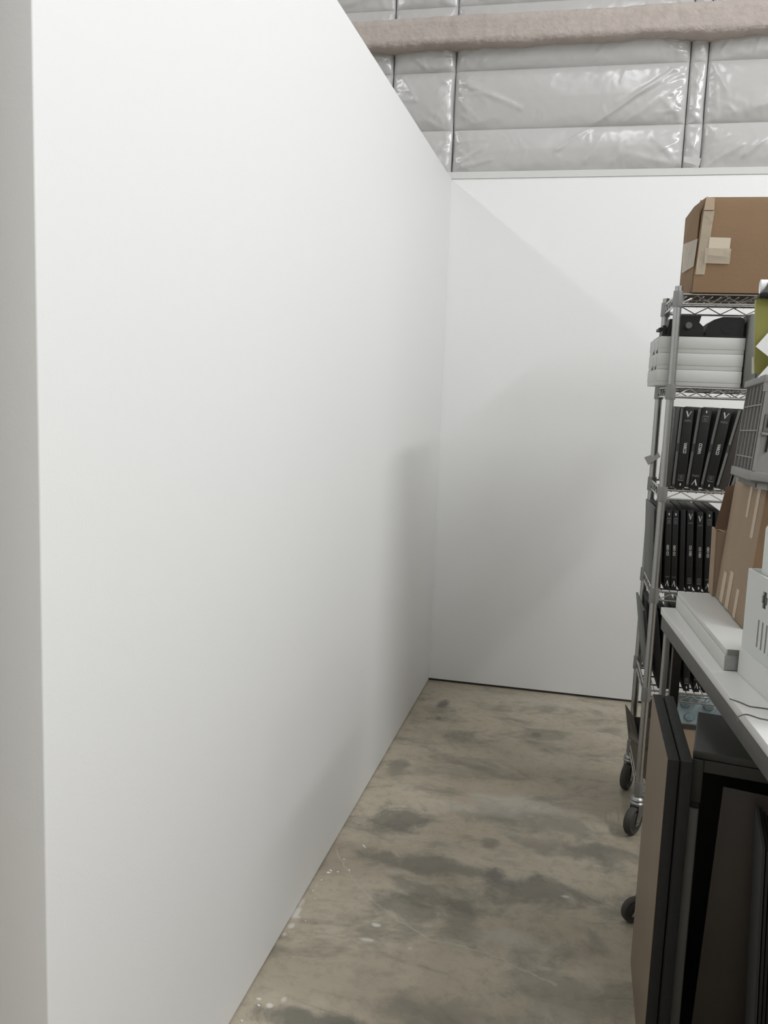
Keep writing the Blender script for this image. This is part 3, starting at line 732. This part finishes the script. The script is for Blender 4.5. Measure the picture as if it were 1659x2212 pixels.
# lime board and papers in the crate
t = thing('olive_board', 'olive green board standing upright on top of the grey folding crate', 'board', (.3745, 2.27, 1.5725), (R(-2), R(-3.8), R(2)))
MB().box((0, 0, 0), (.26, .014, .174), OLIVE, bev=.001).build('board_face', t)
MB().box((-.0042, .001, 0), (-.0004, .014, .040), CREAM).build('cream_edge', t)
o = MB().sheet([(0, 0, 0), (.06, 0, -.045), (.105, .004, .016), (.045, .004, .060)], WHITEPAPER, .001).build('paper_card'); o.location = (.3660, 2.240, 1.634)
tag(o, 'white paper card tilted corner-up against the olive board', 'card')
o = MB().sheet([(0, 0, 0), (.09, 0, .0), (.10, .004, .08), (.045, .004, .060)], WHITEPAPER, .001).build('paper_card'); o.location = (.3740, 2.230, 1.562)
tag(o, 'white paper card half sunk in the crate below the upper card', 'card')
t = thing('striped_roll', 'short white roll with dark brush stripes on top of the olive board', 'roll', (.380, 2.268, 1.7480), (0, R(0), 0))
MB().cyl((-.012, 0, .026), (.12, 0, .026), .0165, WHITEPAPER, 24).build('roll', t)
b = MB()
for k in range(5): b.prism([(-.008 + k * .018, .012), (.004 + k * .018, .012), (.016 + k * .018, .040), (.006 + k * .018, .040)], .004, GREYSTEEL, Matrix.Translation((0, -.0180, 0)))
b.build('stripes', t)
MB().box((-.014, -.018, .0), (.12, .014, .0093), BLACKPL, bev=.002).build('roll_base', t)

# perforated white bin and the white roll in it
BN = thing('perforated_bin', 'white plastic bin with slots and hand hole at the right end of the bench', 'bin', (.3520, 1.985, TZ + .0006), (0, 0, R(10)))
bl, bh2, bwid = .34, .232, .26
b = MB()
# left wall made of strips so that the slots and hand hole are open
M0 = Matrix.Rotation(R(-90), 4, 'Z')
def wall_with_holes(b, holes, L_, Hh, th, m):
    ys = sorted({0, L_} | {h[0] for h in holes} | {h[1] for h in holes}); zs_ = sorted({0, Hh} | {h[2] for h in holes} | {h[3] for h in holes})
    for i in range(len(ys) - 1):
        for j in range(len(zs_) - 1):
            yc = (ys[i] + ys[i + 1]) / 2; zc = (zs_[j] + zs_[j + 1]) / 2
            if any(h[0] < yc < h[1] and h[2] < zc < h[3] for h in holes): continue
            b.box((0, -ys[i + 1], zs_[j]), (th, -ys[i], zs_[j + 1]), m)
holes = [(.080 + .022 * k, .088 + .022 * k, .082, .140) for k in range(10)] + [(.088, .093, .178, .194), (.093, .112, .168, .203), (.112, .118, .178, .194)]
wall_with_holes(b, holes, bl, bh2, .003, WHITEPL)
b.build('bin_wall', BN)
b = MB()
b.box((.0035, -.003, 0), (bwid, 0, bh2), WHITEPL).box((.0035, -bl, 0), (bwid, -bl + .003, bh2), WHITEPL).box((bwid - .003, -bl + .003, 0), (bwid, -.0035, bh2), WHITEPL).box((.0035, -bl + .0035, 0), (bwid - .0035, -.0035, .003), WHITEPL)
b.build('bin_wall', BN)
MB().box((.0042, -.335, .004), (.0062, -.060, .222), mat('bin_inside_shade', (.10, .10, .095), .7)).build('slot_shade', BN)  # added dark sheet, paints the bin's inner shade behind the slots
MB().box((-.003, -bl, 0.0), (-.0004, 0, .058), mat('white_plastic_base', (.74, .75, .73), .35)).build('bin_base_band', BN)
o = MB().lathe([(.00001, 0), (.029, 0), (.031, .004), (.032, .322), (.028, .330), (.00001, .332)], WHITEPL, seg=40).build('round_canister'); o.location = (.4015, 1.937, TZ + .0045)
tag(o, 'white round canister standing in the perforated bin', 'canister')

# thin wires on the bench
def wire(pts, label):
    out = []
    P_ = [Vector((x, y, TZ + .0014)) for x, y in pts]
    for i in range(len(P_) - 1):
        for s_ in range(6):
            t_ = s_ / 6; p0 = P_[max(i - 1, 0)]; p1 = P_[i]; p2 = P_[i + 1]; p3 = P_[min(i + 2, len(P_) - 1)]
            out.append(.5 * ((2 * p1) + (-p0 + p2) * t_ + (2 * p0 - 5 * p1 + 4 * p2 - p3) * t_ ** 2 + (-p0 + 3 * p1 - 3 * p2 + p3) * t_ ** 3))
    out.append(P_[-1])
    o = MB().tube(out, .0011, WIRE, 6).build('thin_wire'); return tag(o, label, 'wire')
wire([(.306, 1.795), (.324, 1.779), (.338, 1.762), (.355, 1.760), (.371, 1.757), (.43, 1.74)], 'thin dark wire lying on the white bench top, farther one')
wire([(.302, 1.664), (.304, 1.686), (.313, 1.702), (.326, 1.712), (.344, 1.698), (.359, 1.693), (.42, 1.67)], 'thin dark wire hooked at the bench edge, nearer one')

# ------------------------------------------------------------------ light
def area(name, loc, size, power, color=(1, .985, .96), rot=(0, 0, 0)):
    l = bpy.data.lights.new(name, 'AREA'); l.shape = 'RECTANGLE'; l.size, l.size_y = size; l.energy = power; l.color = color
    o = bpy.data.objects.new(name, l); COL.objects.link(o); o.location = loc; o.rotation_euler = rot
    return o
def fixture(x, y, power, label):
    t = thing('fluorescent_light', label, 'ceiling light', (x, y, 4.35), (0, 0, 0), 'fluorescent strip lights on the ceiling')
    MB().box((-.10, -1.15, .06), (.10, 1.15, .12), WHITEPL, bev=.01).build('housing', t)
    for yy in (-.5, .5): MB().cyl((0, yy, .12), (0, yy, .25), .004, ZINC).build('hanger', t)
    for a_ in (-52, 0, 52):
        s_ = math.sin(R(a_))
        area('tube_light', (x + s_ * .05, y, 4.36 + abs(s_) * .02), (.10, 2.2), power / 3, (.955, .975, 1.0), (0, -R(a_), 0))
fixture(2.9, 1.7, 160, 'fluorescent strip light hanging above the right side of the room')
fixture(1.2, -2.0, 14, 'fluorescent strip light hanging behind the viewer')
fixture(2.9, -1.3, 105, 'added fill strip light at the right, behind the viewer')  # lamp added as fill for the lower left wall
fixture(-3.1, 2.6, 40, 'fluorescent strip light hanging beyond the left partition')
fixture(.1, 2.5, 17, 'added fill strip light above the aisle')  # extra lamp put in to lift the floor and lower walls
w = bpy.data.worlds.new('World'); scene.world = w; w.use_nodes = True
w.node_tree.nodes['Background'].inputs['Color'].default_value = (.9, .92, 1, 1)
w.node_tree.nodes['Background'].inputs['Strength'].default_value = .0

# ------------------------------------------------------------------ camera
f_px = 1905.222796949376
yaw, pitch, roll = -0.2241439018614623, -0.13701589749073861, 0.03782093165773524
cy, sy, cp, sp = math.cos(yaw), math.sin(yaw), math.cos(pitch), math.sin(pitch)
fw = Vector((sy * cp, cy * cp, sp)); rt = Vector((cy, -sy, 0)); up = rt.cross(fw)
r2 = rt * math.cos(roll) + up * math.sin(roll); u2 = -rt * math.sin(roll) + up * math.cos(roll)
cam = bpy.data.cameras.new('camera'); co = bpy.data.objects.new('camera', cam); COL.objects.link(co)
Mx = Matrix(((r2.x, u2.x, -fw.x, 0), (r2.y, u2.y, -fw.y, 0), (r2.z, u2.z, -fw.z, 1.5), (0, 0, 0, 1)))
co.matrix_world = Mx
cam.sensor_fit = 'VERTICAL'; cam.sensor_height = 24.0; cam.lens = f_px / 2212 * 24.0
cam.clip_start = .02
scene.camera = co
vs = scene.view_settings
vs.view_transform = 'Standard'; vs.look = 'None'; vs.gamma = 1; vs.use_curve_mapping = False
vs.exposure = 0.30
